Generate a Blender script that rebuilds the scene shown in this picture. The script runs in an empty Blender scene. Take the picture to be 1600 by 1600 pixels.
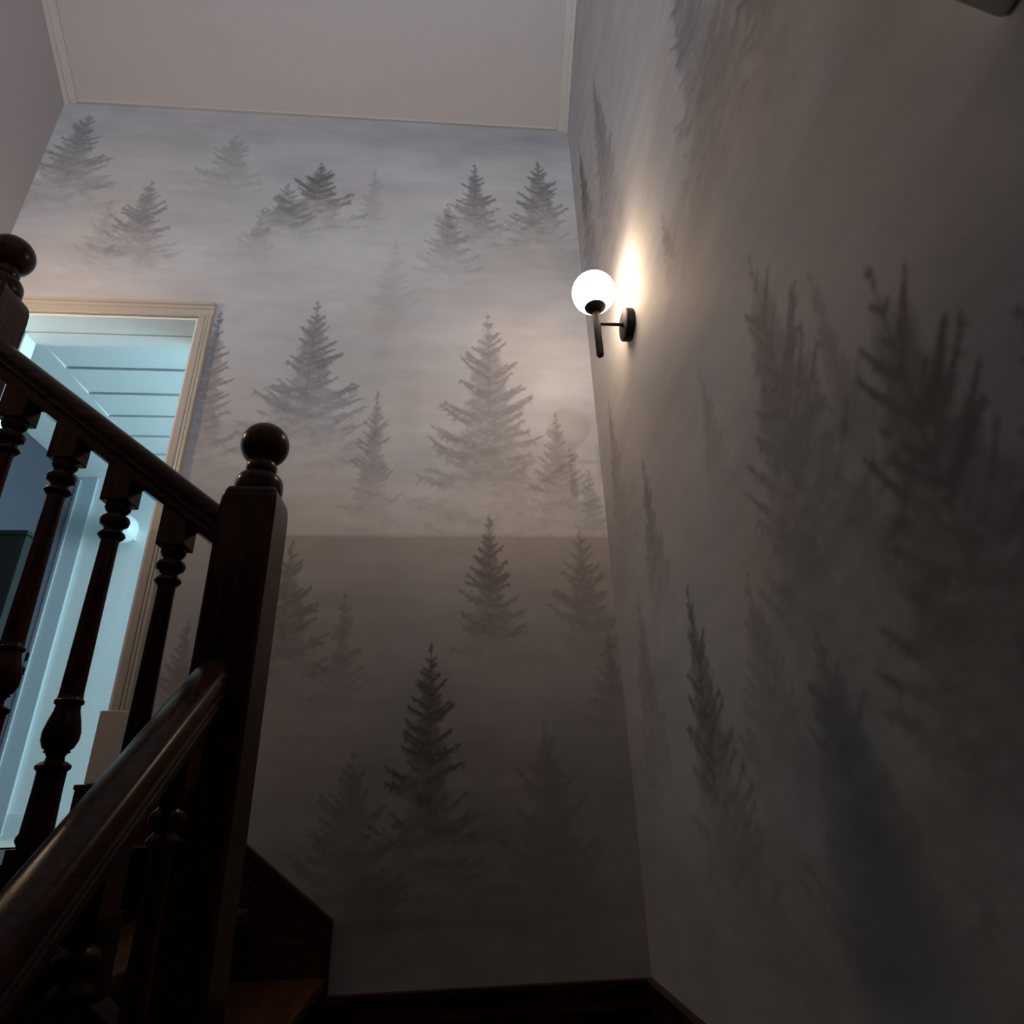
import bpy, bmesh, math, random
import numpy as np
from mathutils import Vector, Matrix

# ------------------------------------------------------------------ camera, light, exposure
scene = bpy.context.scene
COL = scene.collection
cam_data = bpy.data.cameras.new('camera')
cam_data.sensor_width = 36.0
cam_data.lens = 36.0 * 1000.0 / 1600.0
cam_data.clip_start = 0.02
camera = bpy.data.objects.new('camera', cam_data)
COL.objects.link(camera)
RT = Vector((0.99632807, -0.08040739, -0.02941123))
UP = Vector((-0.00706173, -0.41952432, 0.90771663))
FW = Vector((0.08532585, 0.90417586, 0.41855167))
camera.matrix_world = Matrix(((RT.x, UP.x, -FW.x, 0), (RT.y, UP.y, -FW.y, 0), (RT.z, UP.z, -FW.z, 0), (0, 0, 0, 1)))
scene.camera = camera

world = bpy.data.worlds.new('world')
scene.world = world
world.use_nodes = True
world.node_tree.nodes['Background'].inputs[0].default_value = (0.45, 0.6, 0.8, 1)
world.node_tree.nodes['Background'].inputs[1].default_value = 0.05

scene.view_settings.view_transform = 'Standard'
scene.view_settings.look = 'None'
scene.view_settings.gamma = 1.0
scene.view_settings.use_curve_mapping = False
scene.view_settings.exposure = 0.22

def area_light(name, loc, direction, sx, sy, power, color):
    d = bpy.data.lights.new(name, 'AREA')
    d.shape = 'RECTANGLE'; d.size = sx; d.size_y = sy
    d.energy = power; d.color = color
    o = bpy.data.objects.new(name, d)
    o.location = loc
    o.rotation_euler = Vector(direction).to_track_quat('-Z', 'Z').to_euler()
    COL.objects.link(o)
    return o

# evening daylight through the rear window of the upper hall, and through the window of the next room
area_light('hall_window_daylight', (-0.75, -2.59, 2.95), (0, 1, 0), 1.1, 1.3, 62, (0.52, 0.76, 1.0))
area_light('room_window_daylight', (0.89, 3.4, 1.2), (-1, 0, 0), 1.3, 1.4, 72, (0.52, 0.86, 1.0))
SCONCE_L = {'front': 27.5, 'left': 50.0, 'hall': 6.0}

# ------------------------------------------------------------------ key dimensions (metres, lens at the origin)
YB = 2.25            # back wall
XR = 0.582           # right wall
XL = -2.0            # left wall
ZT = 3.327           # where the sloping ceiling meets the back wall
CS = math.tan(0.684) # ceiling slope
ZLAND = -0.595       # landing
T1, T2, ZUP = -0.42, -0.245, -0.07
ZLOW = -2.0
DX0, DX1, DZ = -1.89, -1.111, 1.951   # doorway
YD = 2.44            # far face of the back wall

# ------------------------------------------------------------------ helpers
def put(name, verts, faces, mat, parent=None, smooth=False, bevel=0.0, seg=2):
    me = bpy.data.meshes.new(name)
    me.from_pydata([tuple(v) for v in verts], [], faces)
    bm = bmesh.new(); bm.from_mesh(me)
    bmesh.ops.recalc_face_normals(bm, faces=bm.faces)
    if bevel:
        bmesh.ops.bevel(bm, geom=[e for e in bm.edges if len(e.link_faces) == 2 and e.calc_face_angle(0) > 0.5],
                        offset=bevel, segments=seg, affect='EDGES', profile=0.5)
    bm.to_mesh(me); bm.free()
    if smooth:
        for p_ in me.polygons: p_.use_smooth = True
        try: me.set_sharp_from_angle(angle=math.radians(38))
        except Exception: pass
    if mat: me.materials.append(mat)
    o = bpy.data.objects.new(name, me)
    COL.objects.link(o)
    if parent: o.parent = parent
    return o

class MB:
    def __init__(s): s.v = []; s.f = []
    def add(s, v, f):
        n = len(s.v); s.v += list(v); s.f += [tuple(i + n for i in q) for q in f]; return s
    def box(s, x0, x1, y0, y1, z0, z1):
        v = [(x, y, z) for z in (z0, z1) for y in (y0, y1) for x in (x0, x1)]
        return s.add(v, [(0, 2, 3, 1), (4, 5, 7, 6), (0, 1, 5, 4), (2, 6, 7, 3), (0, 4, 6, 2), (1, 3, 7, 5)])
    def prism(s, poly, axis, a, b):
        def P(u, w, t):
            return {'x': (t, u, w), 'y': (u, t, w), 'z': (u, w, t)}[axis]
        n = len(poly)
        v = [P(u, w, a) for u, w in poly] + [P(u, w, b) for u, w in poly]
        f = [tuple(range(n)), tuple(range(2 * n - 1, n - 1, -1))] + [(i, (i + 1) % n, (i + 1) % n + n, i + n) for i in range(n)]
        return s.add(v, f)
    def lathe(s, prof, c=(0, 0, 0), n=20, axis='z'):
        v = []; f = []
        for r, h in prof:
            for k in range(n):
                a = 2 * math.pi * k / n
                p = (r * math.cos(a), r * math.sin(a), h)
                if axis == 'x': p = (p[2], p[0], p[1])
                v.append((p[0] + c[0], p[1] + c[1], p[2] + c[2]))
        m = len(prof)
        for j in range(m - 1):
            for k in range(n):
                f.append((j * n + k, j * n + (k + 1) % n, (j + 1) * n + (k + 1) % n, (j + 1) * n + k))
        f.append(tuple(range(n - 1, -1, -1))); f.append(tuple((m - 1) * n + k for k in range(n)))
        return s.add(v, f)
    def sweep(s, sec, A, B):
        """sec: list of (side, height); swept from A to B with the section kept upright"""
        A = Vector(A); B = Vector(B)
        h = Vector((B.x - A.x, B.y - A.y, 0)).normalized()
        side = Vector((h.y, -h.x, 0))
        n = len(sec)
        v = [A + side * a + Vector((0, 0, b)) for a, b in sec] + [B + side * a + Vector((0, 0, b)) for a, b in sec]
        f = [tuple(range(n)), tuple(range(2 * n - 1, n - 1, -1))] + [(i, (i + 1) % n, (i + 1) % n + n, i + n) for i in range(n)]
        return s.add([tuple(q) for q in v], f)
    def build(s, name, mat, parent=None, **k): return put(name, s.v, s.f, mat, parent, **k)

def sphere_prof(r, n=14):
    return [(max(1e-4, r * math.sin(math.pi * i / n)), -r * math.cos(math.pi * i / n)) for i in range(n + 1)]

def tag(o, label=None, cat=None, group=None, kind=None):
    if label: o['label'] = label
    if cat: o['category'] = cat
    if group: o['group'] = group
    if kind: o['kind'] = kind
    return o

def empty(name, loc, label=None, cat=None, group=None, kind=None):
    o = bpy.data.objects.new(name, None)
    o.location = loc; o.empty_display_size = 0.05
    COL.objects.link(o)
    return tag(o, label, cat, group, kind)

def child(o, parent):
    """parent a mesh that was modelled in world coordinates to an Empty, keeping it in place"""
    o.parent = parent
    o.matrix_parent_inverse = Matrix.Translation(-Vector(parent.location))
    return o

def structure(o, label=None, cat=None):
    return tag(o, label, cat, kind='structure')

# ------------------------------------------------------------------ materials
def new_mat(name):
    m = bpy.data.materials.new(name); m.use_nodes = True
    nt = m.node_tree
    return m, nt, nt.nodes['Principled BSDF'], nt.links

def plain(name, col, rough=0.6, grain=0.05, scale=30.0, bump=0.0, metal=0.0, coat=0.0):
    m, nt, b, L = new_mat(name)
    tc = nt.nodes.new('ShaderNodeTexCoord')
    nz = nt.nodes.new('ShaderNodeTexNoise'); nz.inputs['Scale'].default_value = scale; nz.inputs['Detail'].default_value = 4
    L.new(tc.outputs['Object'], nz.inputs['Vector'])
    mx = nt.nodes.new('ShaderNodeMix'); mx.data_type = 'RGBA'
    mx.inputs[6].default_value = tuple(c * (1 - grain) for c in col) + (1,)
    mx.inputs[7].default_value = tuple(min(1, c * (1 + grain)) for c in col) + (1,)
    L.new(nz.outputs['Fac'], mx.inputs[0]); L.new(mx.outputs[2], b.inputs['Base Color'])
    b.inputs['Roughness'].default_value = rough; b.inputs['Metallic'].default_value = metal
    b.inputs['Coat Weight'].default_value = coat; b.inputs['Coat Roughness'].default_value = 0.12
    if bump:
        bp = nt.nodes.new('ShaderNodeBump'); bp.inputs['Strength'].default_value = bump; bp.inputs['Distance'].default_value = 0.002
        L.new(nz.outputs['Fac'], bp.inputs['Height']); L.new(bp.outputs['Normal'], b.inputs['Normal'])
    return m

def wood(name, dark, light, stretch, rough=0.22, coat=0.0):
    m, nt, b, L = new_mat(name)
    tc = nt.nodes.new('ShaderNodeTexCoord')
    mp = nt.nodes.new('ShaderNodeMapping'); mp.inputs['Scale'].default_value = stretch
    L.new(tc.outputs['Object'], mp.inputs['Vector'])
    nz = nt.nodes.new('ShaderNodeTexNoise'); nz.inputs['Scale'].default_value = 14; nz.inputs['Detail'].default_value = 7; nz.inputs['Distortion'].default_value = 0.6
    L.new(mp.outputs['Vector'], nz.inputs['Vector'])
    cr = nt.nodes.new('ShaderNodeValToRGB')
    cr.color_ramp.elements[0].position = 0.32; cr.color_ramp.elements[0].color = dark + (1,)
    cr.color_ramp.elements[1].position = 0.72; cr.color_ramp.elements[1].color = light + (1,)
    L.new(nz.outputs['Fac'], cr.inputs['Fac']); L.new(cr.outputs['Color'], b.inputs['Base Color'])
    b.inputs['Roughness'].default_value = rough; b.inputs['Specular IOR Level'].default_value = 0.14
    b.inputs['Coat Weight'].default_value = coat; b.inputs['Coat Roughness'].default_value = 0.10
    bp = nt.nodes.new('ShaderNodeBump'); bp.inputs['Strength'].default_value = 0.12; bp.inputs['Distance'].default_value = 0.001
    L.new(nz.outputs['Fac'], bp.inputs['Height']); L.new(bp.outputs['Normal'], b.inputs['Normal'])
    return m

WD, WL = (0.016, 0.0042, 0.0018), (0.056, 0.0156, 0.0062)
M_WOODZ = wood('varnished_wood_upright', WD, WL, (6, 6, 0.6))
M_WOODX = wood('varnished_wood_lengthwise', WD, WL, (0.6, 6, 6))
M_WOODY = wood('varnished_wood_deep', WD, WL, (6, 0.6, 6))
M_TREAD = wood('tread_wood', (0.03, 0.011, 0.004), (0.08, 0.033, 0.012), (6, 0.6, 6), rough=0.42, coat=0.05)
M_CEIL = plain('ceiling_paint', (0.50, 0.455, 0.44), 0.7, 0.03, 60, 0.05)
M_PLAIN = plain('plain_wall_paint', (0.43, 0.39, 0.395), 0.75, 0.03, 60, 0.05)
M_TRIM = plain('trim_paint', (0.54, 0.50, 0.47), 0.45, 0.03, 40)
M_CASING = plain('door_casing_paint', (0.46, 0.415, 0.36), 0.42, 0.04, 40)
M_WHITE = plain('room_white_paint', (0.78, 0.80, 0.80), 0.5, 0.02, 40)
M_GREY = plain('room_white_shaded', (0.50, 0.56, 0.60), 0.5, 0.03, 40)  # jamb white made greyer: side-face shade put into the colour
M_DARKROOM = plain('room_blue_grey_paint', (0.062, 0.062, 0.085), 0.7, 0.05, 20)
M_DARKCAB = plain('dark_cabinet_lacquer', (0.010, 0.012, 0.012), 0.8, 0.05, 20)
M_BLACK = plain('black_metal', (0.006, 0.0055, 0.005), 0.55, 0.1, 60)
M_BLACK.node_tree.nodes['Principled BSDF'].inputs['Specular IOR Level'].default_value = 0.18
M_PAPERBASE = plain('wallpaper_plain_backing', (0.40, 0.39, 0.39), 0.8, 0.08, 3)
M_PALEFLOOR = wood('pale_room_floor', (0.42, 0.40, 0.36), (0.60, 0.57, 0.52), (6, 0.6, 6), rough=0.4)
M_OPAL = plain('opal_glass_off', (0.75, 0.80, 0.82), 0.2, 0.02, 20)

def glow(name, col, strength):
    m, nt, b, L = new_mat(name)
    tc = nt.nodes.new('ShaderNodeTexCoord')
    nz = nt.nodes.new('ShaderNodeTexNoise'); nz.inputs['Scale'].default_value = 8
    L.new(tc.outputs['Object'], nz.inputs['Vector'])
    mx = nt.nodes.new('ShaderNodeMix'); mx.data_type = 'RGBA'
    mx.inputs[6].default_value = (0.9, 0.9, 0.88, 1); mx.inputs[7].default_value = (0.92, 0.92, 0.9, 1)
    L.new(nz.outputs['Fac'], mx.inputs[0]); L.new(mx.outputs[2], b.inputs['Base Color'])
    b.inputs['Emission Color'].default_value = col + (1,)
    b.inputs['Emission Strength'].default_value = strength
    b.inputs['Roughness'].default_value = 0.2
    return m
WARM = (1.0, 0.72, 0.47)
M_GLOW = {k: glow('lit_opal_glass_' + k, WARM if k != 'hall' else (1.0, 0.86, 0.72), v) for k, v in SCONCE_L.items()}

# wallpaper print: the colour is stored on the paper's own grid, plus fine paper grain
def paper_mat():
    m, nt, b, L = new_mat('printed_wallpaper')
    at = nt.nodes.new('ShaderNodeAttribute'); at.attribute_name = 'print'
    tc = nt.nodes.new('ShaderNodeTexCoord')
    nz = nt.nodes.new('ShaderNodeTexNoise'); nz.inputs['Scale'].default_value = 420; nz.inputs['Detail'].default_value = 2
    L.new(tc.outputs['Object'], nz.inputs['Vector'])
    mr = nt.nodes.new('ShaderNodeMapRange'); mr.inputs[3].default_value = 0.90; mr.inputs[4].default_value = 1.10
    L.new(nz.outputs['Fac'], mr.inputs[0])
    mx = nt.nodes.new('ShaderNodeMix'); mx.data_type = 'RGBA'; mx.blend_type = 'MULTIPLY'; mx.inputs[0].default_value = 1
    L.new(at.outputs['Color'], mx.inputs[6]); L.new(mr.outputs[0], mx.inputs[7])
    L.new(mx.outputs[2], b.inputs['Base Color'])
    b.inputs['Roughness'].default_value = 0.72
    b.inputs['Specular IOR Level'].default_value = 0.2
    return m
M_PAPER = paper_mat()

# ------------------------------------------------------------------ wallpaper print (misty conifer forest)
def vnoise(h, w, cy, cx, rng):
    g = rng.random((cy + 2, cx + 2))
    y = np.linspace(0, cy, h); x = np.linspace(0, cx, w)
    yi = y.astype(int); xi = x.astype(int)
    fy = y - yi; fx = x - xi
    fy = fy * fy * (3 - 2 * fy); fx = fx * fx * (3 - 2 * fx)
    a = g[yi][:, xi]; b_ = g[yi][:, xi + 1]; c = g[yi + 1][:, xi]; d = g[yi + 1][:, xi + 1]
    fx = fx[None]; fy = fy[:, None]
    return (a * (1 - fx) + b_ * fx) * (1 - fy) + (c * (1 - fx) + d * fx) * fy

def fbm(h, w, cy, cx, rng, octv=4):
    s = np.zeros((h, w)); amp = 1.0; tot = 0
    for _ in range(octv):
        s += amp * vnoise(h, w, max(1, int(cy)), max(1, int(cx)), rng); tot += amp
        cy *= 2; cx *= 2; amp *= 0.55
    return s / tot

def blur(a, k):
    for ax in (0, 1):
        p_ = np.pad(a, [(k, k) if i == ax else (0, 0) for i in (0, 1)], mode='edge')
        c = np.cumsum(p_, axis=ax)
        n = 2 * k + 1
        if ax == 0:
            c = np.vstack([np.zeros((1, c.shape[1])), c]); a = (c[n:] - c[:-n]) / n
        else:
            c = np.hstack([np.zeros((c.shape[0], 1)), c]); a = (c[:, n:] - c[:, :-n]) / n
    return a

class Print:
    def __init__(s, u0, u1, v0, v1, res, seed):
        s.u0, s.u1, s.v0, s.v1, s.res = u0, u1, v0, v1, res
        s.w = int((u1 - u0) / res) + 1; s.h = int((v1 - v0) / res) + 1
        s.rng = np.random.default_rng(seed)
        s.tone = np.zeros((s.h, s.w))      # 0 mist, 1 darkest tree
    def tree(s, u, v, ht, hw, dark, seed, fade=0.42, lift=0.75, levels=None, lean=0.0, sharp=1, body=0.60):
        """u,v: tip of the tree; ht: height until lost in mist; hw: half width at the bottom"""
        r = np.random.default_rng(seed); res = s.res
        pad = 0.06
        U0 = u - hw * 1.35 - pad; U1 = u + hw * 1.35 + pad; V0 = v - ht - pad; V1 = v + pad
        W = int((U1 - U0) / res) + 1; H = int((V1 - V0) / res) + 1
        m = np.zeros((H, W), np.float32)
        def stamp(x, y, rad, val=1.0):
            rp = rad / res
            cx = (x - U0) / res; cy = (V1 - y) / res
            k = int(rp + 1.5)
            x0 = max(0, int(cx) - k); x1 = min(W, int(cx) + k + 2); y0 = max(0, int(cy) - k); y1 = min(H, int(cy) + k + 2)
            if x0 >= x1 or y0 >= y1: return
            dx = np.arange(x0, x1)[None] - cx; dy = np.arange(y0, y1)[:, None] - cy
            a = np.clip(rp + 0.5 - np.sqrt(dx * dx + dy * dy), 0, 1) * val
            sub = m[y0:y1, x0:x1]; np.maximum(sub, a, out=sub)
        def stroke(x0, y0, pts, r0, r1, val=1.0):
            n = len(pts)
            for i, (a, b_) in enumerate(pts):
                t = i / max(1, n - 1)
                stamp(x0 + a, y0 + b_, r0 + (r1 - r0) * t, val)
        # leader
        n = int(ht / 0.004)
        for i in range(n):
            t = i / n
            stamp(u + lean * t * ht + math.sin(i * 0.3) * 0.0008, v - t * ht, 0.0018 + 0.014 * t * min(1, hw / 0.15), 0.95)
        levels = levels or int(13 + ht * 34)
        for k in range(levels):
            t = ((k + 0.6) / levels) ** 0.92
            for side in (-1, 1):
                if r.random() < 0.12: continue
                tt = min(1.0, max(0.015, t + r.normal(0, 0.02)))
                Lb = hw * (0.025 + 0.975 * max(0.0, tt - 0.03) ** 0.95) * r.choice([0.45, 0.62, 0.8, 0.95, 1.08, 1.2])
                up0 = lift * (0.95 - tt * 0.9) * r.uniform(0.5, 1.4) - 0.28 * tt * r.uniform(0.2, 1.3)
                curl = r.uniform(0.05, 0.40)
                yb = v - tt * ht; xb = u + lean * tt * ht
                npt = max(6, int(Lb / (res * 0.8)))
                wob = r.uniform(0, 6)
                pts = [(side * Lb * q, Lb * (up0 * q + curl * q * q) + math.sin(q * 7 + wob) * Lb * 0.02) for q in np.linspace(0, 1, npt)]
                r0 = min(0.020, 0.0035 + 0.075 * Lb)
                for i, (a_, b_) in enumerate(pts):
                    q = i / (npt - 1)
                    rad = r0 * (1 - q) ** 0.6 * r.uniform(0.55, 1.15) + 0.0014
                    stamp(xb + a_, yb + b_ - rad * 0.3, rad, r.uniform(0.82, 1.0))
                # sprays of needles along the branch
                for j in range(int(7 + Lb / 0.009)):
                    q = r.uniform(0.12, 1.0) ** 0.8
                    i = min(npt - 1, int(q * (npt - 1)))
                    ln = Lb * r.uniform(0.06, 0.22) * (1.2 - 0.55 * q) + 0.005
                    ang = r.uniform(0.15, 1.0) + 0.5 * max(0, up0) if r.random() < 0.62 else r.uniform(-1.3, -0.2)
                    cx, cy = pts[i]
                    ns = max(3, int(ln / (res * 0.8)))
                    w0 = 0.0030 + 0.055 * ln
                    for g in range(ns):
                        h_ = g / (ns - 1)
                        stamp(xb + cx + side * math.cos(ang) * ln * h_, yb + cy + math.sin(ang) * ln * h_, w0 * (1 - h_) + 0.0011, 0.95)
        # solid heart of the crown
        yy = (V1 - np.arange(H) * res)[:, None]; xx = (U0 + np.arange(W) * res)[None]
        t = np.clip((v - yy) / ht, 0, 1.2)
        half = hw * (0.03 + body * t ** 0.95)
        nz = fbm(H, W, max(2, H * res / 0.03), max(2, W * res / 0.045), r, 3)
        nz2 = fbm(H, W, max(2, H * res / 0.012), max(2, W * res / 0.02), r, 2)
        core = np.clip((half - np.abs(xx - u - lean * (v - yy))) / (0.22 * half + 0.010) + (nz - 0.5) * 2.4, 0, 1) * (yy < v)
        core = core * (0.72 + 0.28 * nz2) * np.clip((t - 0.04) / 0.12, 0, 1)
        m = np.maximum(m, core * 0.86)
        # small pale flecks where mist shows between branches
        m *= 1 - 0.55 * np.clip((nz2 - 0.70) * 9, 0, 1) * np.clip(t * 3, 0, 1)
        m = blur(m, sharp) if sharp else m
        # lost in the mist towards the bottom
        fd = np.clip((1.0 - t + (nz - 0.5) * 0.35) / (1.0 - fade), 0, 1); fd = fd * fd * (3 - 2 * fd)
        m = m * fd * dark
        i0 = int(round((s.v1 - V1) / res)); j0 = int(round((U0 - s.u0) / res))
        a0 = max(0, i0); a1 = min(s.h, i0 + H); b0 = max(0, j0); b1 = min(s.w, j0 + W)
        if a0 >= a1 or b0 >= b1: return
        sub = s.tone[a0:a1, b0:b1]; mm = m[a0 - i0:a1 - i0, b0 - j0:b1 - j0]
        sub[:] = 1 - (1 - sub) * (1 - mm)
    def haze(s, u, v, su, sv, val):
        """broad soft patch: val>0 dim forest mass, val<0 bright mist"""
        vv = (s.v1 - np.arange(s.h) * s.res)[:, None]; uu = (s.u0 + np.arange(s.w) * s.res)[None]
        g = np.exp(-((uu - u) / su) ** 2 - ((vv - v) / sv) ** 2)
        if not hasattr(s, 'mist'): s.mist = np.zeros((s.h, s.w))
        s.mist += g * val
    def colours(s):
        rng = s.rng; H, W = s.h, s.w
        hm = H * s.res; wm = W * s.res
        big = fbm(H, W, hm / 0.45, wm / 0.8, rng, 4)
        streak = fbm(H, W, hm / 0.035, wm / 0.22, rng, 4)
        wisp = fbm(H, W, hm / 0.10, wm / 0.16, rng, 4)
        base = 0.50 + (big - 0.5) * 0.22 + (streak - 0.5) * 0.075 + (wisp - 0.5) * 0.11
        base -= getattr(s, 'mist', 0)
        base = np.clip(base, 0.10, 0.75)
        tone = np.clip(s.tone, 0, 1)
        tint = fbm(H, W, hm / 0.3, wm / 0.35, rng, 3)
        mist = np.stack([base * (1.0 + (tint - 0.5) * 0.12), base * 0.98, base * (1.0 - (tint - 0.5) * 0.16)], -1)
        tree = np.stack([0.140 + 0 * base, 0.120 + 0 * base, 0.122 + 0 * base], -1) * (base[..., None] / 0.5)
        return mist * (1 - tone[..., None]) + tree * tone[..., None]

def sample(img, pr, U, V):
    x = np.clip((U - pr.u0) / pr.res, 0, pr.w - 1.001); y = np.clip((pr.v1 - V) / pr.res, 0, pr.h - 1.001)
    xi = x.astype(int); yi = y.astype(int); fx = (x - xi)[..., None]; fy = (y - yi)[..., None]
    return (img[yi, xi] * (1 - fx) + img[yi, xi + 1] * fx) * (1 - fy) + (img[yi + 1, xi] * (1 - fx) + img[yi + 1, xi + 1] * fx) * fy

def paper(name, us, vs, pos, img, pr, parent, cut=None, flip=False):
    """us, vs: 1-D grids; pos(U,V) -> xyz arrays; cut(u,v) -> True where the paper is missing"""
    U, V = np.meshgrid(us, vs)
    co = np.stack(pos(U, V), -1).reshape(-1, 3).astype(np.float32)
    col = sample(img, pr, U, V).reshape(-1, 3)
    nu, nv = len(us), len(vs)
    idx = np.arange(nu * nv).reshape(nv, nu)
    q = np.stack([idx[:-1, :-1], idx[:-1, 1:], idx[1:, 1:], idx[1:, :-1]], -1)
    if flip: q = q[..., ::-1]
    if cut is not None:
        uc = (us[:-1] + us[1:]) / 2; vc = (vs[:-1] + vs[1:]) / 2
        q = q[~cut(uc[None], vc[:, None])]
    q = q.reshape(-1, 4)
    me = bpy.data.meshes.new(name)
    me.vertices.add(len(co)); me.vertices.foreach_set('co', co.ravel())
    me.loops.add(q.size); me.loops.foreach_set('vertex_index', q.ravel().astype(np.int32))
    me.polygons.add(len(q)); me.polygons.foreach_set('loop_start', (np.arange(len(q)) * 4).astype(np.int32))
    at = me.color_attributes.new('print', 'FLOAT_COLOR', 'POINT')
    rgba = np.ones((len(co), 4), np.float32); rgba[:, :3] = col
    at.data.foreach_set('color', rgba.ravel())
    me.update(); me.validate()
    me.materials.append(M_PAPER)
    o = bpy.data.objects.new(name, me); COL.objects.link(o); o.parent = parent
    o['label'] = 'grey wallpaper printed with misty conifers'
    return o

# ------------------------------------------------------------------ shell of the stairwell
ZRIDGE_Y = 0.0
def zc(y): return ZT + (YB - y) * CS if y >= ZRIDGE_Y else ZT + (YB - ZRIDGE_Y) * CS + (y - ZRIDGE_Y) * CS
YR = -2.62
# back wall with the doorway
wb = MB()
wb.box(XL - 0.1, DX0, YB + 0.002, YD, ZLOW, ZT + 0.1)
wb.box(DX1, 1.0, YB + 0.002, YD, ZLOW, ZT + 0.1)
wb.box(DX0, DX1, YB + 0.002, YD, DZ, ZT + 0.1)
wb.box(DX0, DX1, YB + 0.002, YD, ZLOW, ZUP)
wall_back = structure(wb.build('wall_back', M_PAPERBASE), 'back wall of the stairwell papered with a misty conifer forest', 'wall')

prB = Print(XL, XR, -0.62, 3.34, 0.003, 11)
for i, (u, v, h, w, d) in enumerate([
        (-1.861, 3.23, 0.62, 0.215, 0.62), (-1.47, 2.769, 0.55, 0.184, 0.62), (-1.127, 3.123, 0.39, 0.184, 0.38),
        (-0.689, 2.952, 0.42, 0.195, 0.85), (-0.836, 2.793, 0.34, 0.144, 0.55), (-0.934, 2.61, 0.28, 0.087, 0.4),
        (-0.422, 2.94, 0.42, 0.077, 0.28), (0.078, 3.002, 0.49, 0.144, 0.85), (-0.056, 2.713, 0.46, 0.138, 0.5),
        (0.406, 3.052, 0.57, 0.179, 0.8), (-1.027, 1.98, 0.78, 0.16, 0.72), (-0.622, 2.052, 0.78, 0.237, 0.72),
        (-0.334, 1.581, 0.60, 0.114, 0.55), (0.131, 2.011, 1.02, 0.275, 0.62), (0.409, 1.488, 0.5, 0.132, 0.48),
        (0.529, 1.215, 0.3, 0.075, 0.4), (0.12, 1.014, 0.52, 0.131, 0.75), (-0.606, 0.90, 0.5, 0.17, 0.62),
        (-0.397, 0.708, 0.42, 0.098, 0.38), (0.471, 0.962, 0.5, 0.146, 0.45), (-0.085, 0.52, 0.72, 0.170, 0.92),
        (-0.921, 0.607, 0.4, 0.10, 0.5), (0.547, 0.56, 0.35, 0.093, 0.4), (0.30, 0.25, 0.6, 0.2, 0.35),
        (-0.33, 0.16, 0.5, 0.2, 0.45), (-1.62, 2.62, 0.45, 0.12, 0.25), (-0.30, 2.45, 0.5, 0.12, 0.16)]):
    prB.tree(u, v + 0.015, h * 1.22 + 0.02, w * 1.24, d, 100 + i, sharp=0, fade=0.30, body=0.66)
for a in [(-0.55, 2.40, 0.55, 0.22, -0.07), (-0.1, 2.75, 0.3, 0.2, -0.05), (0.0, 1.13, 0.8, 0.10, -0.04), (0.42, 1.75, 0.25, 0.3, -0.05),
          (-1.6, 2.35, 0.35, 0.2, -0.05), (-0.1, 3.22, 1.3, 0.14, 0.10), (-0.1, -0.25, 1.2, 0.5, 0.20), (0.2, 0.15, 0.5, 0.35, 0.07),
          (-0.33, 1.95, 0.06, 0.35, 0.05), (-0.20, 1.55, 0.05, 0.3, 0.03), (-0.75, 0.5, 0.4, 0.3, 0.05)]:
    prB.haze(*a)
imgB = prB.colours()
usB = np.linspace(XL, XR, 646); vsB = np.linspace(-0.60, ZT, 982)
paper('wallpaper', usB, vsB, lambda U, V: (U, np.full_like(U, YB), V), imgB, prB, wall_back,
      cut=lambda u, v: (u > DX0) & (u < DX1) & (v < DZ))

# right wall
def side_wall(x0, x1):
    poly = [(YR - 0.1, ZLOW), (YD, ZLOW), (YD, zc(YB) + 0.05), (YB, zc(YB) + 0.05), (ZRIDGE_Y, zc(ZRIDGE_Y) + 0.05), (YR - 0.1, zc(YR - 0.1) + 0.05)]
    return MB().prism(poly, 'x', x0, x1)
wall_right = structure(side_wall(XR + 0.002, XR + 0.12).build('wall_right', M_PAPERBASE), 'right wall of the stairwell papered with a misty conifer forest', 'wall')
prR = Print(0.05, YB, -0.62, 4.4, 0.003, 23)
for i, (u, v, h, w, d, lift) in enumerate([
        (1.722, 2.943, 1.1, 0.20, 0.55, 0.6), (2.06, 2.96, 1.0, 0.16, 0.75, 0.6), (0.92, 2.25, 1.05, 0.24, 0.55, 0.8),
        (0.66, 1.72, 0.55, 0.15, 0.45, 0.9), (1.274, 1.54, 0.35, 0.10, 0.35, 0.8), (0.915, 1.0, 0.95, 0.26, 0.55, 1.7),
        (0.76, 0.80, 0.70, 0.10, 0.35, 2.0), (0.64, 0.69, 0.85, 0.25, 0.8, 1.6), (0.47, 0.46, 0.7, 0.17, 0.6, 1.5),
        (1.728, 0.993, 0.55, 0.14, 0.5, 0.8), (1.513, 0.506, 0.75, 0.21, 0.85, 0.9), (2.04, 1.44, 0.7, 0.15, 0.42, 0.8),
        (1.18, 0.42, 0.6, 0.22, 0.35, 0.7), (0.98, 0.25, 0.6, 0.25, 0.4, 0.7), (1.22, 0.95, 0.4, 0.1, 0.3, 0.7), (1.95, 0.62, 0.7, 0.2, 0.35, 0.7)]):
    prR.tree(u, v, h * 1.12, w * 1.05, min(0.92, d * 1.22), 300 + i, lift=lift, levels=int(11 + h * 26), fade=0.2, body=0.95)
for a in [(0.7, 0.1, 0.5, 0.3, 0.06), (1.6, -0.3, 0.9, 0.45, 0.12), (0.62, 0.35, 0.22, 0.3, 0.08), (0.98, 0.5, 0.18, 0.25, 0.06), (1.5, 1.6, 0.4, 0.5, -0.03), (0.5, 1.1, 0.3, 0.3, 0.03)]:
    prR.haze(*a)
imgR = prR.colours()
t_ = np.linspace(0, 1, 440); usR = 0.06 + (YB - 0.06) * (0.62 * t_ + 0.38 * t_ * t_); vsR = np.linspace(-0.60, 4.38, 1060)
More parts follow.
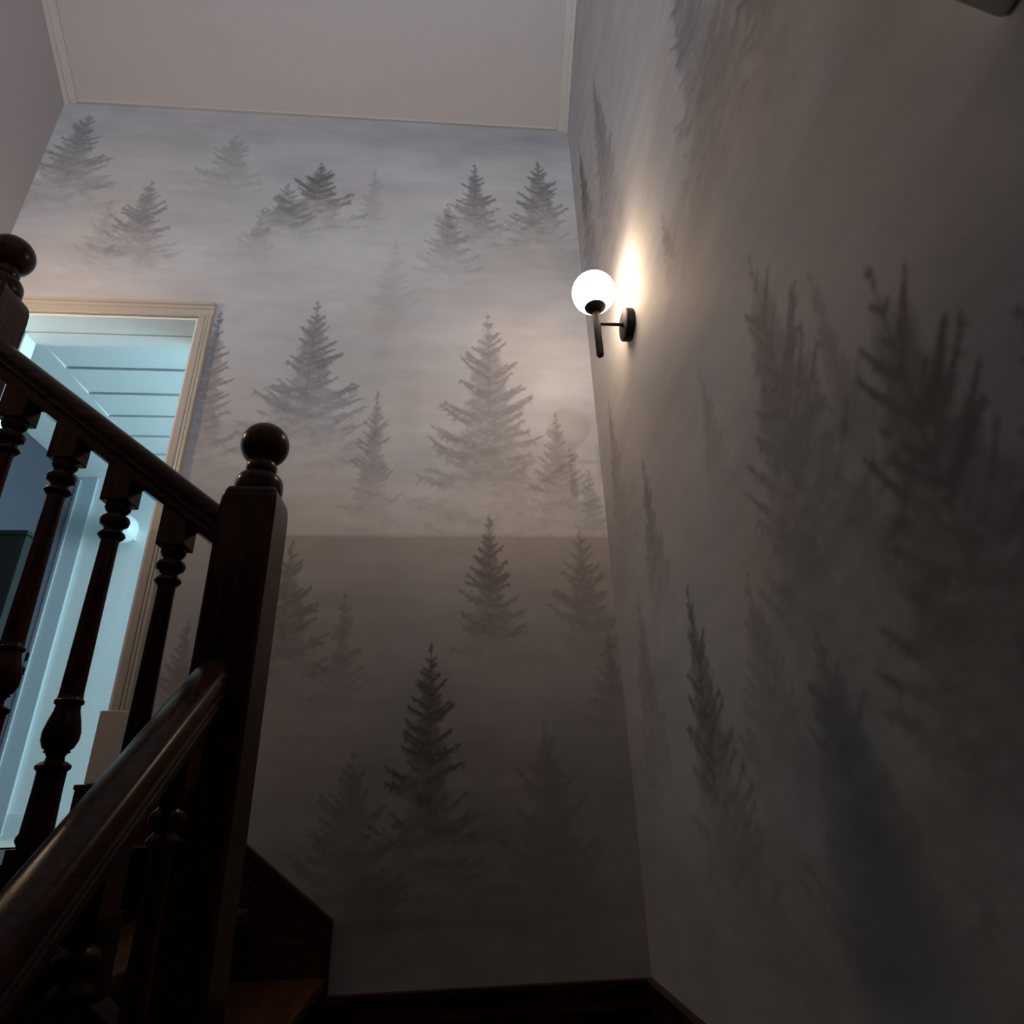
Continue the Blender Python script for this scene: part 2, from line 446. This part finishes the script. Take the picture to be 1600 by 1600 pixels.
paper('wallpaper', usR, vsR, lambda U, V: (np.full_like(U, XR), U, np.minimum(V, ZT + (YB - U) * CS)), imgR, prR, wall_right,
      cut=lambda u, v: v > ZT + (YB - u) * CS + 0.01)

structure(side_wall(XL - 0.12, XL).build('wall_left', M_PLAIN), 'plain pale mauve left wall beside the doorway', 'wall')
wr = MB(); wr.box(XL - 0.12, XR + 0.12, YR - 0.1, YR, ZLOW, zc(YR) + 0.1)
structure(wr.build('wall_rear', M_PLAIN), 'plain wall behind the viewer with the hall window', 'wall')

ce = MB()
yr_ = ZRIDGE_Y
ce.prism([(YB + 0.15, ZT - 0.15 * CS), (yr_, zc(yr_)), (YR - 0.1, zc(YR - 0.1)), (YR - 0.1, zc(YR - 0.1) + 0.15), (yr_, zc(yr_) + 0.15), (YB + 0.15, ZT - 0.15 * CS + 0.15)], 'x', XL - 0.12, XR + 0.12)
structure(ce.build('ceiling', M_CEIL), 'white sloping ceiling above the papered walls', 'ceiling')

def slope_trim(name, x0, x1, lip, label):
    m = MB()
    for a, b, th in ((x0, x1, 0.010), lip):
        A = (YB - 0.001, ZT - 0.001); B = (yr_, zc(yr_))
        m.prism([A, B, (B[0], B[1] - th * 1.25), (A[0], A[1] - th * 1.25)], 'x', a, b)
    return structure(m.build(name, M_TRIM), label, 'trim')
slope_trim('trim_1', XR - 0.055, XR - 0.001, (XR - 0.022, XR - 0.0015, 0.020), 'white moulding strip between sloping ceiling and right papered wall')
slope_trim('trim_2', XL + 0.001, XL + 0.06, (XL + 0.0015, XL + 0.024, 0.022), 'white moulding strip between sloping ceiling and plain left wall')
tb = MB(); tb.box(XL + 0.06, XR - 0.055, YB - 0.012, YB - 0.0005, ZT - 0.012, ZT + 0.006)
structure(tb.build('trim_3', M_TRIM), 'thin white bead where ceiling meets papered back wall', 'trim')

# upper hall floor over the lower flight; unseen parapet added for the shadow line
SL0, SL1, PAR = 0.755, 1.0, 1.8
sl = MB(); sl.box(XL, XR - 0.001, YR, 0.33, SL0, SL1)
structure(sl.build('floor_hall', M_TRIM), 'upper hall floor above the lower flight', 'floor')
pa = MB(); pa.box(XL, XR - 0.001, 0.25, 0.33, SL1 + 0.001, PAR)
structure(pa.build('wall_shadow_caster', M_PLAIN), 'unseen parapet added at the upper hall edge to cast shadow', 'wall')
co = MB(); co.prism([(XR - 0.001, 0.7525), (XR - 0.009, 0.7505), (XR - 0.07, 0.790), (XR - 0.13, 0.835), (XR - 0.13, 0.90), (XR - 0.001, 0.90)], 'y', 0.3305, 0.356)
structure(co.build('trim_4', M_WHITE, bevel=0.002), 'white cornice end on the right wall at the upper floor edge', 'trim')

# floors
fl = MB(); fl.box(-0.36, XR, 1.17, YB, ZLAND - 0.1, ZLAND)
structure(fl.build('floor_landing', M_TREAD), 'dark wooden landing below the papered corner', 'floor')
fu = MB(); fu.box(XL, -0.845, 1.18, YB, ZUP - 0.2, ZUP); fu.box(DX0, DX1, YB, YD, ZUP - 0.2, ZUP)
structure(fu.build('floor_upper', M_TREAD), 'dark wooden upper floor in front of the doorway', 'floor')
fb = MB(); fb.box(XL, XR, YR, YB, ZLOW - 0.1, ZLOW)
structure(fb.build('floor', M_TREAD), 'dark floor at the foot of the stairs', 'floor')

# ------------------------------------------------------------------ staircase
stair = empty('staircase', (-0.4, 1.2, ZLOW), 'dark varnished wooden staircase turning left at the newel below the papered corner', 'staircase')
def sp(mb, name, mat, **k): return child(mb.build(name, mat, **k), stair)
for k, (z, x0, x1) in enumerate(((T1, -0.62, -0.38), (T2, -0.85, -0.61))):
    m = MB(); m.box(x0 + 0.0, x1 + 0.02, 1.292, YB - 0.022, z - 0.03, z); sp(m, 'tread', M_TREAD, bevel=0.006)
for k, (x, z0, z1) in enumerate(((-0.385, ZLAND + 0.001, T1 - 0.031), (-0.615, T1 + 0.001, T2 - 0.031), (-0.845, T2 + 0.001, ZUP - 0.001))):
    m = MB(); m.box(x - 0.018, x, 1.292, YB - 0.022, z0, z1); sp(m, 'riser', M_WOODY)
for k in range(7):
    z = ZLAND - 0.175 * (k + 1); y1 = 1.165 - 0.2285 * k
    m = MB(); m.box(-0.395, XR - 0.022, y1 - 0.2485, y1, z - 0.03, z); sp(m, 'tread', M_TREAD, bevel=0.006)
    m = MB(); m.box(-0.395, XR - 0.022, y1, y1 + 0.018, z + 0.001, z + 0.174 - (0.031 if k else 0.0)); sp(m, 'riser', M_WOODX)
# outer string and spandrel under the upper flight
PU = 0.764
def zs(x): return -0.154 + PU * (-0.685 - x)
m = MB(); m.prism([(-0.468, zs(-0.468)), (-1.028, zs(-1.028)), (-1.028, zs(-1.028) - 0.30), (-0.468, zs(-0.468) - 0.30)], 'y', 1.212, 1.260); sp(m, 'outer_string', M_WOODX, bevel=0.004)
m = MB(); m.prism([(-0.468, zs(-0.468)), (-1.028, zs(-1.028)), (-1.028, zs(-1.028) + 0.022), (-0.468, zs(-0.468) + 0.022)], 'y', 1.204, 1.268); sp(m, 'string_cap', M_WOODX, bevel=0.005)
for k in range(5):
    xa = -0.47 - 0.14 * k; xb = xa - 0.136
    m = MB(); m.prism([(xa, ZLOW + 0.001), (xb, ZLOW + 0.001), (xb, zs(xb) - 0.302), (xa, zs(xa) - 0.302)], 'y', 1.225, 1.245); sp(m, 'spandrel_board', M_WOODZ, bevel=0.003)
# outer string of the lower flight
def zr(y): return 0.183 + 0.764 * (y - 1.204)      # underside of the lower handrail
m = MB(); m.prism([(1.178, zr(1.178) - 0.80), (-0.3, zr(-0.3) - 0.80), (-0.3, zr(-0.3) - 1.12), (1.178, zr(1.178) - 1.12)], 'x', -0.452, -0.402); sp(m, 'outer_string', M_WOODY, bevel=0.004)

# skirting boards and the rising wall string
def skirt(name, poly, axis, a, b, lines, label):
    m = MB(); m.prism(poly, axis, a, b)
    for pl, aa, bb in lines: m.prism(pl, axis, aa, bb)
    return structure(m.build(name, M_WOODX if axis == 'y' else M_WOODY), label, 'baseboard')
def strip(p, q, h0, h1):
    return [(p[0], p[1] - h0), (q[0], q[1] - h0), (q[0], q[1] - h1), (p[0], p[1] - h1)]
ZB = -0.467
skirt('baseboard_back', [(-0.352, ZB), (XR - 0.001, ZB), (XR - 0.001, ZLAND), (-0.352, ZLAND)], 'y', YB - 0.018, YB - 0.0012,
      [(strip((-0.352, ZB), (XR - 0.001, ZB), 0.0, 0.014), YB - 0.027, YB - 0.017), (strip((-0.34, ZB), (XR - 0.03, ZB), 0.060, 0.070), YB - 0.025, YB - 0.017)],
      'dark wooden skirting board along the landing under the back wall')
skirt('baseboard_right', [(1.16, ZB), (YB - 0.028, ZB), (YB - 0.028, ZLAND), (1.16, ZLAND)], 'x', XR - 0.018, XR - 0.0012,
      [(strip((1.16, ZB), (YB - 0.028, ZB), 0.0, 0.014), XR - 0.027, XR - 0.017), (strip((1.16, ZB), (YB - 0.04, ZB), 0.060, 0.070), XR - 0.025, XR - 0.017)],
      'dark wooden skirting board along the landing under the right wall')
SA = (-0.354, -0.285); SB = (-0.865, 0.101); SC = (-1.158, 0.101)
skirt('baseboard_stair', [SA, SB, SC, (SC[0], ZUP + 0.001), (-0.865, ZUP + 0.001), (-0.865, -0.60), (-0.354, -0.595)], 'y', YB - 0.020, YB - 0.0012,
      [(strip(SA, SB, 0.0, 0.016), YB - 0.030, YB - 0.019), (strip(SB, SC, 0.0, 0.014), YB - 0.030, YB - 0.019),
       (strip((SA[0] - 0.02, SA[1] + 0.015), SB, 0.075, 0.086), YB - 0.027, YB - 0.019),
       ([(SA[0], SA[1]), (SA[0] - 0.014, SA[1]), (SA[0] - 0.014, -0.595), (SA[0], -0.595)], YB - 0.026, YB - 0.019)],
      'dark wooden wall string rising along the back wall to the doorway')

# ------------------------------------------------------------------ newel posts, handrails, balusters
def newel(cx, cy, zball, zbot, label):
    e = empty('newel_post', (cx, cy, zbot), label, 'newel post')
    h = 0.0545; zt = zball - 0.128 + 0.004
    rings = [(h, zbot), (h, zt - 0.062), (h * 0.995, zt - 0.04), (h * 0.975, zt - 0.02), (h * 0.93, zt - 0.006), (h * 0.86, zt + 0.002), (h * 0.5, zt + 0.006)]
    m = MB(); v = []; f = []
    ch = 0.006
    for r, z in rings:
        c_ = min(ch, r * 0.3)
        for sx, sy in ((-1, -1), (1, -1), (1, 1), (-1, 1)):
            pts = [(sx * r, sy * (r - c_)), (sx * (r - c_), sy * r)]
            if sx * sy > 0: pts = pts[::-1]
            pts = pts[::-1]
            for a, b in pts: v.append((cx + a, cy + b, z))
    n = 8
    for j in range(len(rings) - 1):
        for k in range(n): f.append((j * n + k, j * n + (k + 1) % n, (j + 1) * n + (k + 1) % n, (j + 1) * n + k))
    f.append(tuple(range(n))); f.append(tuple((len(rings) - 1) * n + k for k in range(n)))
    m.add(v, f)
    child(m.build('post', M_WOODZ), e)
    col_ = MB().lathe([(0.040, zt - 0.004), (0.0460, zt + 0.002), (0.0485, zt + 0.010), (0.0485, zt + 0.026), (0.0470, zt + 0.036), (0.042, zt + 0.044), (0.030, zt + 0.048),
                       (0.0275, zt + 0.051), (0.0300, zt + 0.056), (0.0315, zt + 0.063), (0.0310, zt + 0.072), (0.0285, zt + 0.078), (0.0275, zball - 0.0415)], (cx, cy, 0), 32)
    child(col_.build('collar', M_WOODZ, smooth=True), e)
    b = MB().lathe(sphere_prof(0.0502, 22), (cx, cy, zball), 36)
    child(b.build('ball_finial', M_WOODZ, smooth=True), e)
    return e
NX, NY = -0.415, 1.2355
newel(NX, NY, 0.726, ZLOW + 0.001, 'square newel post with ball finial standing free before the papered back wall')
newel(-1.082, 1.2405, 1.249, ZUP + 0.001, 'upper newel post with ball finial at the left edge above the doorway')

HALF = [(0.0, 0.088), (0.012, 0.0872), (0.022, 0.083), (0.029, 0.075), (0.033, 0.064), (0.0335, 0.054), (0.031, 0.047), (0.0265, 0.0435), (0.0265, 0.040),
        (0.0300, 0.0370), (0.0305, 0.0315), (0.0275, 0.0280), (0.0245, 0.0265), (0.0245, 0.0235), (0.0280, 0.0205), (0.0285, 0.008), (0.026, 0.0)]
SEC = HALF + [(-a, b) for a, b in HALF[::-1][:-1]]

def baluster_profile():
    """(radius, drop below the handrail) for the turned part"""
    return [(0.021, 0.064), (0.0235, 0.068), (0.024, 0.074), (0.021, 0.080), (0.016, 0.086), (0.0175, 0.089), (0.025, 0.094), (0.0275, 0.101), (0.0255, 0.109),
            (0.0185, 0.114), (0.0165, 0.119), (0.0175, 0.123), (0.0235, 0.128), (0.0250, 0.133), (0.0215, 0.138), (0.0165, 0.143), (0.0162, 0.16), (0.0175, 0.28),
            (0.0195, 0.440), (0.0205, 0.448), (0.0235, 0.451), (0.0235, 0.456), (0.0195, 0.459), (0.0205, 0.468), (0.0255, 0.486), (0.0295, 0.504), (0.0290, 0.518),
            (0.0240, 0.530), (0.0185, 0.5345), (0.0215, 0.537), (0.0165, 0.5395), (0.0140, 0.545), (0.0150, 0.551), (0.0215, 0.554), (0.0275, 0.559), (0.0270, 0.564),
            (0.0225, 0.568), (0.0225, 0.60), (0.0245, 0.662), (0.0275, 0.667), (0.0280, 0.673), (0.0245, 0.679), (0.0230, 0.684)]
def baluster(railing, x, y, zrail, slope, along):
    hb = 0.0265
    o = MB().lathe([(r, zrail - d) for r, d in baluster_profile()], (x, y, 0), 18).build('baluster', M_WOODZ, smooth=True)
    child(o, railing)
    for z00, z01, cut_bot, cut_top in ((zrail - 0.064, zrail + 0.004, False, True), (zrail - 0.776, zrail - 0.684, True, False)):
        v = []
        for z, c in ((z00, cut_bot), (z01, cut_top)):
            for sy in (-1, 1):
                for sx in (-1, 1):
                    v.append((x + sx * hb, y + sy * hb, z + (slope * (sx if along == 'x' else sy) * hb if c else 0.0)))
        k = MB().add(v, [(0, 2, 3, 1), (4, 5, 7, 6), (0, 1, 5, 4), (2, 6, 7, 3), (0, 4, 6, 2), (1, 3, 7, 5)]).build('square_block', M_WOODZ, parent=o, bevel=0.0015)
        k.matrix_parent_inverse = Matrix.Identity(4)
    return o

zu = lambda x: 0.486 + PU * (-0.476 - x)     # underside of the upper handrail
up_rail = empty('stair_railing', (-0.75, NY, ZUP), 'upper stair railing sloping up left across the lit doorway', 'railing')
child(MB().sweep(SEC, (-0.472, NY, zu(-0.472)), (-1.025, NY, zu(-1.025))).build('handrail', M_WOODX, smooth=True), up_rail)
for k in range(4):
    x = -0.560 - 0.1255 * k
    baluster(up_rail, x, NY, zu(x), -PU, 'x')
XRAIL = -0.4275
low_rail = empty('stair_railing', (XRAIL, 0.6, ZLOW), 'lower stair railing in the foreground climbing from bottom left to the newel', 'railing')
child(MB().sweep(SEC, (XRAIL, 1.1785, zr(1.1785)), (XRAIL, -0.35, zr(-0.35))).build('handrail', M_WOODY, smooth=True), low_rail)
for k in range(7):
    y = 1.098 - 0.188 * k
    baluster(low_rail, XRAIL, y, zr(y), 0.764, 'y')

# ------------------------------------------------------------------ wall sconces
def sconce(wall_x, y, z, side, key, label):
    """side -1: the lamp stands off towards -x"""
    e = empty('wall_sconce', (wall_x, y, z), label, 'wall lamp', 'globe wall lamps')
    X = wall_x + side * 0.117
    pr_ = [(0.001, 0.0), (0.054, 0.0005), (0.056, 0.003), (0.056, 0.022), (0.0535, 0.0265), (0.050, 0.028), (0.001, 0.0285)]
    v = MB().lathe([(r, side * (h + 0.0005)) for r, h in pr_], (wall_x, y, z), 36, 'x')
    child(v.build('backplate', M_BLACK, smooth=True), e)
    a = MB().lathe([(0.0055, side * 0.0285), (0.0055, side * 0.108)], (wall_x, y, z), 16, 'x')
    a.lathe([(0.0085, side * 0.0283), (0.0085, side * 0.033), (0.0058, side * 0.035)], (wall_x, y, z), 16, 'x')
    child(a.build('arm', M_BLACK, smooth=True), e)
    s = MB().lathe([(0.001, z - 0.139), (0.006, z - 0.1385), (0.0100, z - 0.135), (0.0122, z - 0.128), (0.0122, z + 0.047), (0.009, z + 0.055)], (X, y, 0), 20)
    child(s.build('stem', M_BLACK, smooth=True), e)
    R = 0.074; zg = z + 0.137
    def gz(r): return zg - math.sqrt((R + 0.0012) ** 2 - r * r)
    c = MB().lathe([(0.010, z + 0.048), (0.018, z + 0.051), (0.030, gz(0.034) - 0.006), (0.0365, gz(0.0365) - 0.001), (0.037, gz(0.0365) + 0.001), (0.034, gz(0.034) + 0.0005), (0.018, gz(0.018)), (0.001, gz(0.001))], (X, y, 0), 32)
    child(c.build('cup', M_BLACK, smooth=True), e)
    g = MB().lathe(sphere_prof(R, 22), (X, y, zg), 36)
    child(g.build('globe', M_GLOW[key], smooth=True), e)
    return e
sconce(XR - 0.0005, 1.66, 1.469, -1, 'front', 'black wall lamp with glowing white globe on the papered right wall')
sconce(XL + 0.0005, 1.62, 1.52, 1, 'left', 'black wall lamp with glowing globe on the plain left wall')
# bare-bulb spot in the upper hall: its tiny filament draws the sharp parapet shadow across the back wall
HX, HY, HZ = XR - 0.117, -0.8, 2.306
hl = empty('wall_spot', (XR, HY, HZ), 'small bare-bulb wall lamp in the upper hall', 'wall lamp')
child(MB().lathe([(0.04, -0.001), (0.04, -0.018), (0.036, -0.022), (0.001, -0.0225)], (XR, HY, HZ - 0.06), 28, 'x').build('backplate', M_BLACK, smooth=True), hl)
child(MB().lathe([(0.006, -0.022), (0.006, -0.117)], (XR, HY, HZ - 0.06), 14, 'x').build('arm', M_BLACK, smooth=True), hl)
child(MB().lathe([(0.008, HZ - 0.07), (0.014, HZ - 0.062), (0.014, HZ - 0.03), (0.010, HZ - 0.026)], (HX, HY, 0), 20).build('lamp_holder', M_BLACK, smooth=True), hl)
child(MB().lathe([(0.004, HZ - 0.026), (0.005, HZ - 0.020), (0.004, HZ - 0.014)], (HX, HY, 0), 14).build('bulb', M_GLOW['hall'], smooth=True), hl)
pd = bpy.data.lights.new('wall_spot_filament', 'POINT'); pd.energy = 40; pd.color = (1.0, 0.91, 0.83); pd.shadow_soft_size = 0.006
po = bpy.data.objects.new('wall_spot_filament', pd); po.location = (HX, HY, HZ); COL.objects.link(po)

# ------------------------------------------------------------------ doorway
def frame_piece(m, a0, a1, b0, b1, vertical, out):
    """moulded casing strip: stepped profile from the opening (a0) to the outer edge (a1)"""
    w = a1 - a0
    prof = [(0.0, 0.010), (0.06, 0.014), (0.45, 0.014), (0.50, 0.010), (0.56, 0.016), (0.70, 0.018), (0.74, 0.014), (0.80, 0.022), (0.97, 0.024), (1.0, 0.020), (1.0, 0.0), (0.0, 0.0)]
    poly = [(a0 + w * t, YB - d - 0.0015) for t, d in prof]
    if vertical: m.prism(poly, 'z', b0, b1)
    else:
        n = len(poly)
        v = [(b0, y, z) for z, y in poly] + [(b1, y, z) for z, y in poly]
        m.add(v, [tuple(range(n)), tuple(range(2 * n - 1, n - 1, -1))] + [(i, (i + 1) % n, (i + 1) % n + n, i + n) for i in range(n)])
door = empty('door_1', (-1.5, YB, ZUP), 'cream moulded door casing framing the doorway lit pale blue', 'doorway', kind='structure')
m = MB(); frame_piece(m, DX1, -1.050, 0.3195, DZ, True, 1); child(m.build('casing', M_CASING), door)
m = MB(); frame_piece(m, DX0, DX0 - 0.061, ZUP, DZ, True, 1); child(m.build('casing', M_CASING), door)
m = MB(); frame_piece(m, DZ, DZ + 0.072, DX0 - 0.061, -1.050, False, 1); child(m.build('head_casing', M_CASING), door)
m = MB(); m.box(DX1 - 0.022, -1.046, YB - 0.027, YB - 0.0015, 0.102, 0.319); child(m.build('plinth_block', M_CASING, bevel=0.003), door)
for ya, yb in ((YB, 2.355), (2.365, 2.4385)):
    m = MB(); m.box(DX0, DX0 + 0.012, ya, yb, ZUP, DZ - 0.0125); child(m.build('jamb_lining', M_WHITE), door)
    m = MB(); m.box(DX1 - 0.012, DX1, ya, yb, ZUP, DZ - 0.0125); child(m.build('jamb_lining', M_WHITE), door)
    m = MB(); m.box(DX0, DX1, ya, yb, DZ - 0.012, DZ); child(m.build('head_lining', M_WHITE), door)
m = MB(); m.box(DX0 - 0.06, DX1 + 0.06, YD + 0.0005, YD + 0.016, DZ - 0.008, DZ + 0.075); child(m.build('inner_head_casing', M_WHITE, bevel=0.002), door)

# ------------------------------------------------------------------ the room beyond the doorway
RX0, RX1, RY1, RZ = -2.72, 0.92, 4.33, 2.25
m = MB(); m.box(RX0, RX1, YD, RY1, ZUP - 0.2, ZUP); structure(m.build('floor_room', M_PALEFLOOR), 'wooden floor of the pale blue room', 'floor')
m = MB(); m.box(RX0 - 0.1, RX1 + 0.1, RY1, RY1 + 0.1, ZUP - 0.2, RZ + 0.3); structure(m.build('wall_far', M_WHITE), 'white far wall of the room beyond the doorway', 'wall')
m = MB(); m.box(RX0 - 0.1, RX0, YD, RY1, ZUP - 0.2, RZ + 0.3); structure(m.build('wall_room_left', M_DARKROOM), 'dark blue grey wall of the room beyond the doorway', 'wall')
m = MB(); m.box(RX1, RX1 + 0.1, YD, RY1, ZUP - 0.2, RZ + 0.3); structure(m.build('wall_room_right', M_WHITE), 'white window wall of the room beyond the doorway', 'wall')
m = MB(); m.box(RX0, RX1, YD, RY1, RZ + 0.03, RZ + 0.12)
rc = structure(m.build('ceiling_room', M_WHITE), 'white planked ceiling seen through the doorway', 'ceiling')
m = MB(); m.box(RX0, -2.13, YD, RY1, RZ - 0.006, RZ + 0.029); o = m.build('border_board', M_WHITE, parent=rc, bevel=0.004)
ys = [YD, 2.548, 2.784, 3.02, 3.256, 3.492, 3.728, 3.964, 4.2, RY1]
for a, b in zip(ys[:-1], ys[1:]):
    # each plank is slightly tilted so that its far edge overlaps the next one
    m = MB(); m.prism([(a + 0.005, RZ - 0.009), (b - 0.005, RZ + 0.001), (b - 0.005, RZ + 0.029), (a + 0.005, RZ + 0.029)], 'x', -2.128, RX1)
    m.build('plank', M_WHITE, parent=rc)
m = MB(); m.box(RX0 + 0.13, RX1, RY1 - 0.016, RY1 - 0.001, ZUP, 0.05); structure(m.build('baseboard_room', M_WHITE), 'white skirting of the room beyond the doorway', 'baseboard')
dj = empty('door_2', (-2.655, 4.31, ZUP), 'white door jamb toned pale grey for shade, with black latch plates in the far room', 'door jamb', kind='structure')
m = MB(); m.box(RX0 + 0.001, -2.58, 4.306, RY1 - 0.001, ZUP + 0.001, RZ - 0.008); child(m.build('jamb', M_GREY, bevel=0.003), dj)
m = MB(); m.box(RX0 + 0.022, RX0 + 0.034, 4.296, 4.3055, ZUP + 0.001, RZ - 0.03); child(m.build('rebate_strip', M_GREY, bevel=0.002), dj)
for z in (0.84, 0.93):
    m = MB(); m.box(RX0 + 0.002, RX0 + 0.020, 4.298, 4.3055, z, z + 0.05); child(m.build('latch_plate', M_BLACK), dj)
cab = empty('cabinet', (-2.56, 3.75, ZUP), 'dark cabinet against the blue grey wall seen between the balusters', 'cabinet')
m = MB(); m.box(RX0 + 0.002, -2.46, 3.60, 3.70, ZUP + 0.001, 1.50); child(m.build('body', M_DARKCAB, bevel=0.004), cab)
m = MB(); m.box(RX0 + 0.002, -2.45, 3.585, 3.71, 1.501, 1.525); child(m.build('top_board', M_DARKCAB, bevel=0.004), cab)
gl = empty('globe_lamp', (-2.27, RY1, 1.80), 'unlit white globe lamp on the far wall beside the baluster', 'wall lamp')
child(MB().lathe(sphere_prof(0.10, 18), (-2.27, RY1 - 0.13, 1.80), 32).build('globe', M_OPAL, smooth=True), gl)
pl_ = MB(); pl_.box(-2.31, -2.23, RY1 - 0.045, RY1 - 0.001, 1.76, 1.84); child(pl_.build('mount', M_WHITE, bevel=0.004), gl)

# ------------------------------------------------------------------ the two windows the daylight comes through
def window(name, c, wx, wz, axis, label):
    w = empty(name, c, label, 'window', kind='structure')
    def bar(a0, a1, z0, z1, nm):
        m = MB()
        if axis == 'y': m.box(c[0] + a0, c[0] + a1, c[1] - 0.02, c[1] + 0.02, c[2] + z0, c[2] + z1)
        else: m.box(c[0] - 0.02, c[0] + 0.02, c[1] + a0, c[1] + a1, c[2] + z0, c[2] + z1)
        child(m.build(nm, M_WHITE, bevel=0.003), w)
    bar(-wx - 0.06, -wx, -wz, wz, 'frame_bar'); bar(wx, wx + 0.06, -wz, wz, 'frame_bar')
    bar(-wx - 0.06, wx + 0.06, wz, wz + 0.06, 'frame_bar'); bar(-wx - 0.08, wx + 0.08, -wz - 0.05, -wz, 'sill')
window('window_1', (-0.75, YR + 0.0205, 2.95), 0.56, 0.66, 'y', 'window in the rear wall of the upper hall')
window('window_2', (RX1 - 0.0205, 3.4, 1.2), 0.66, 0.71, 'x', 'window in the right wall of the room beyond')
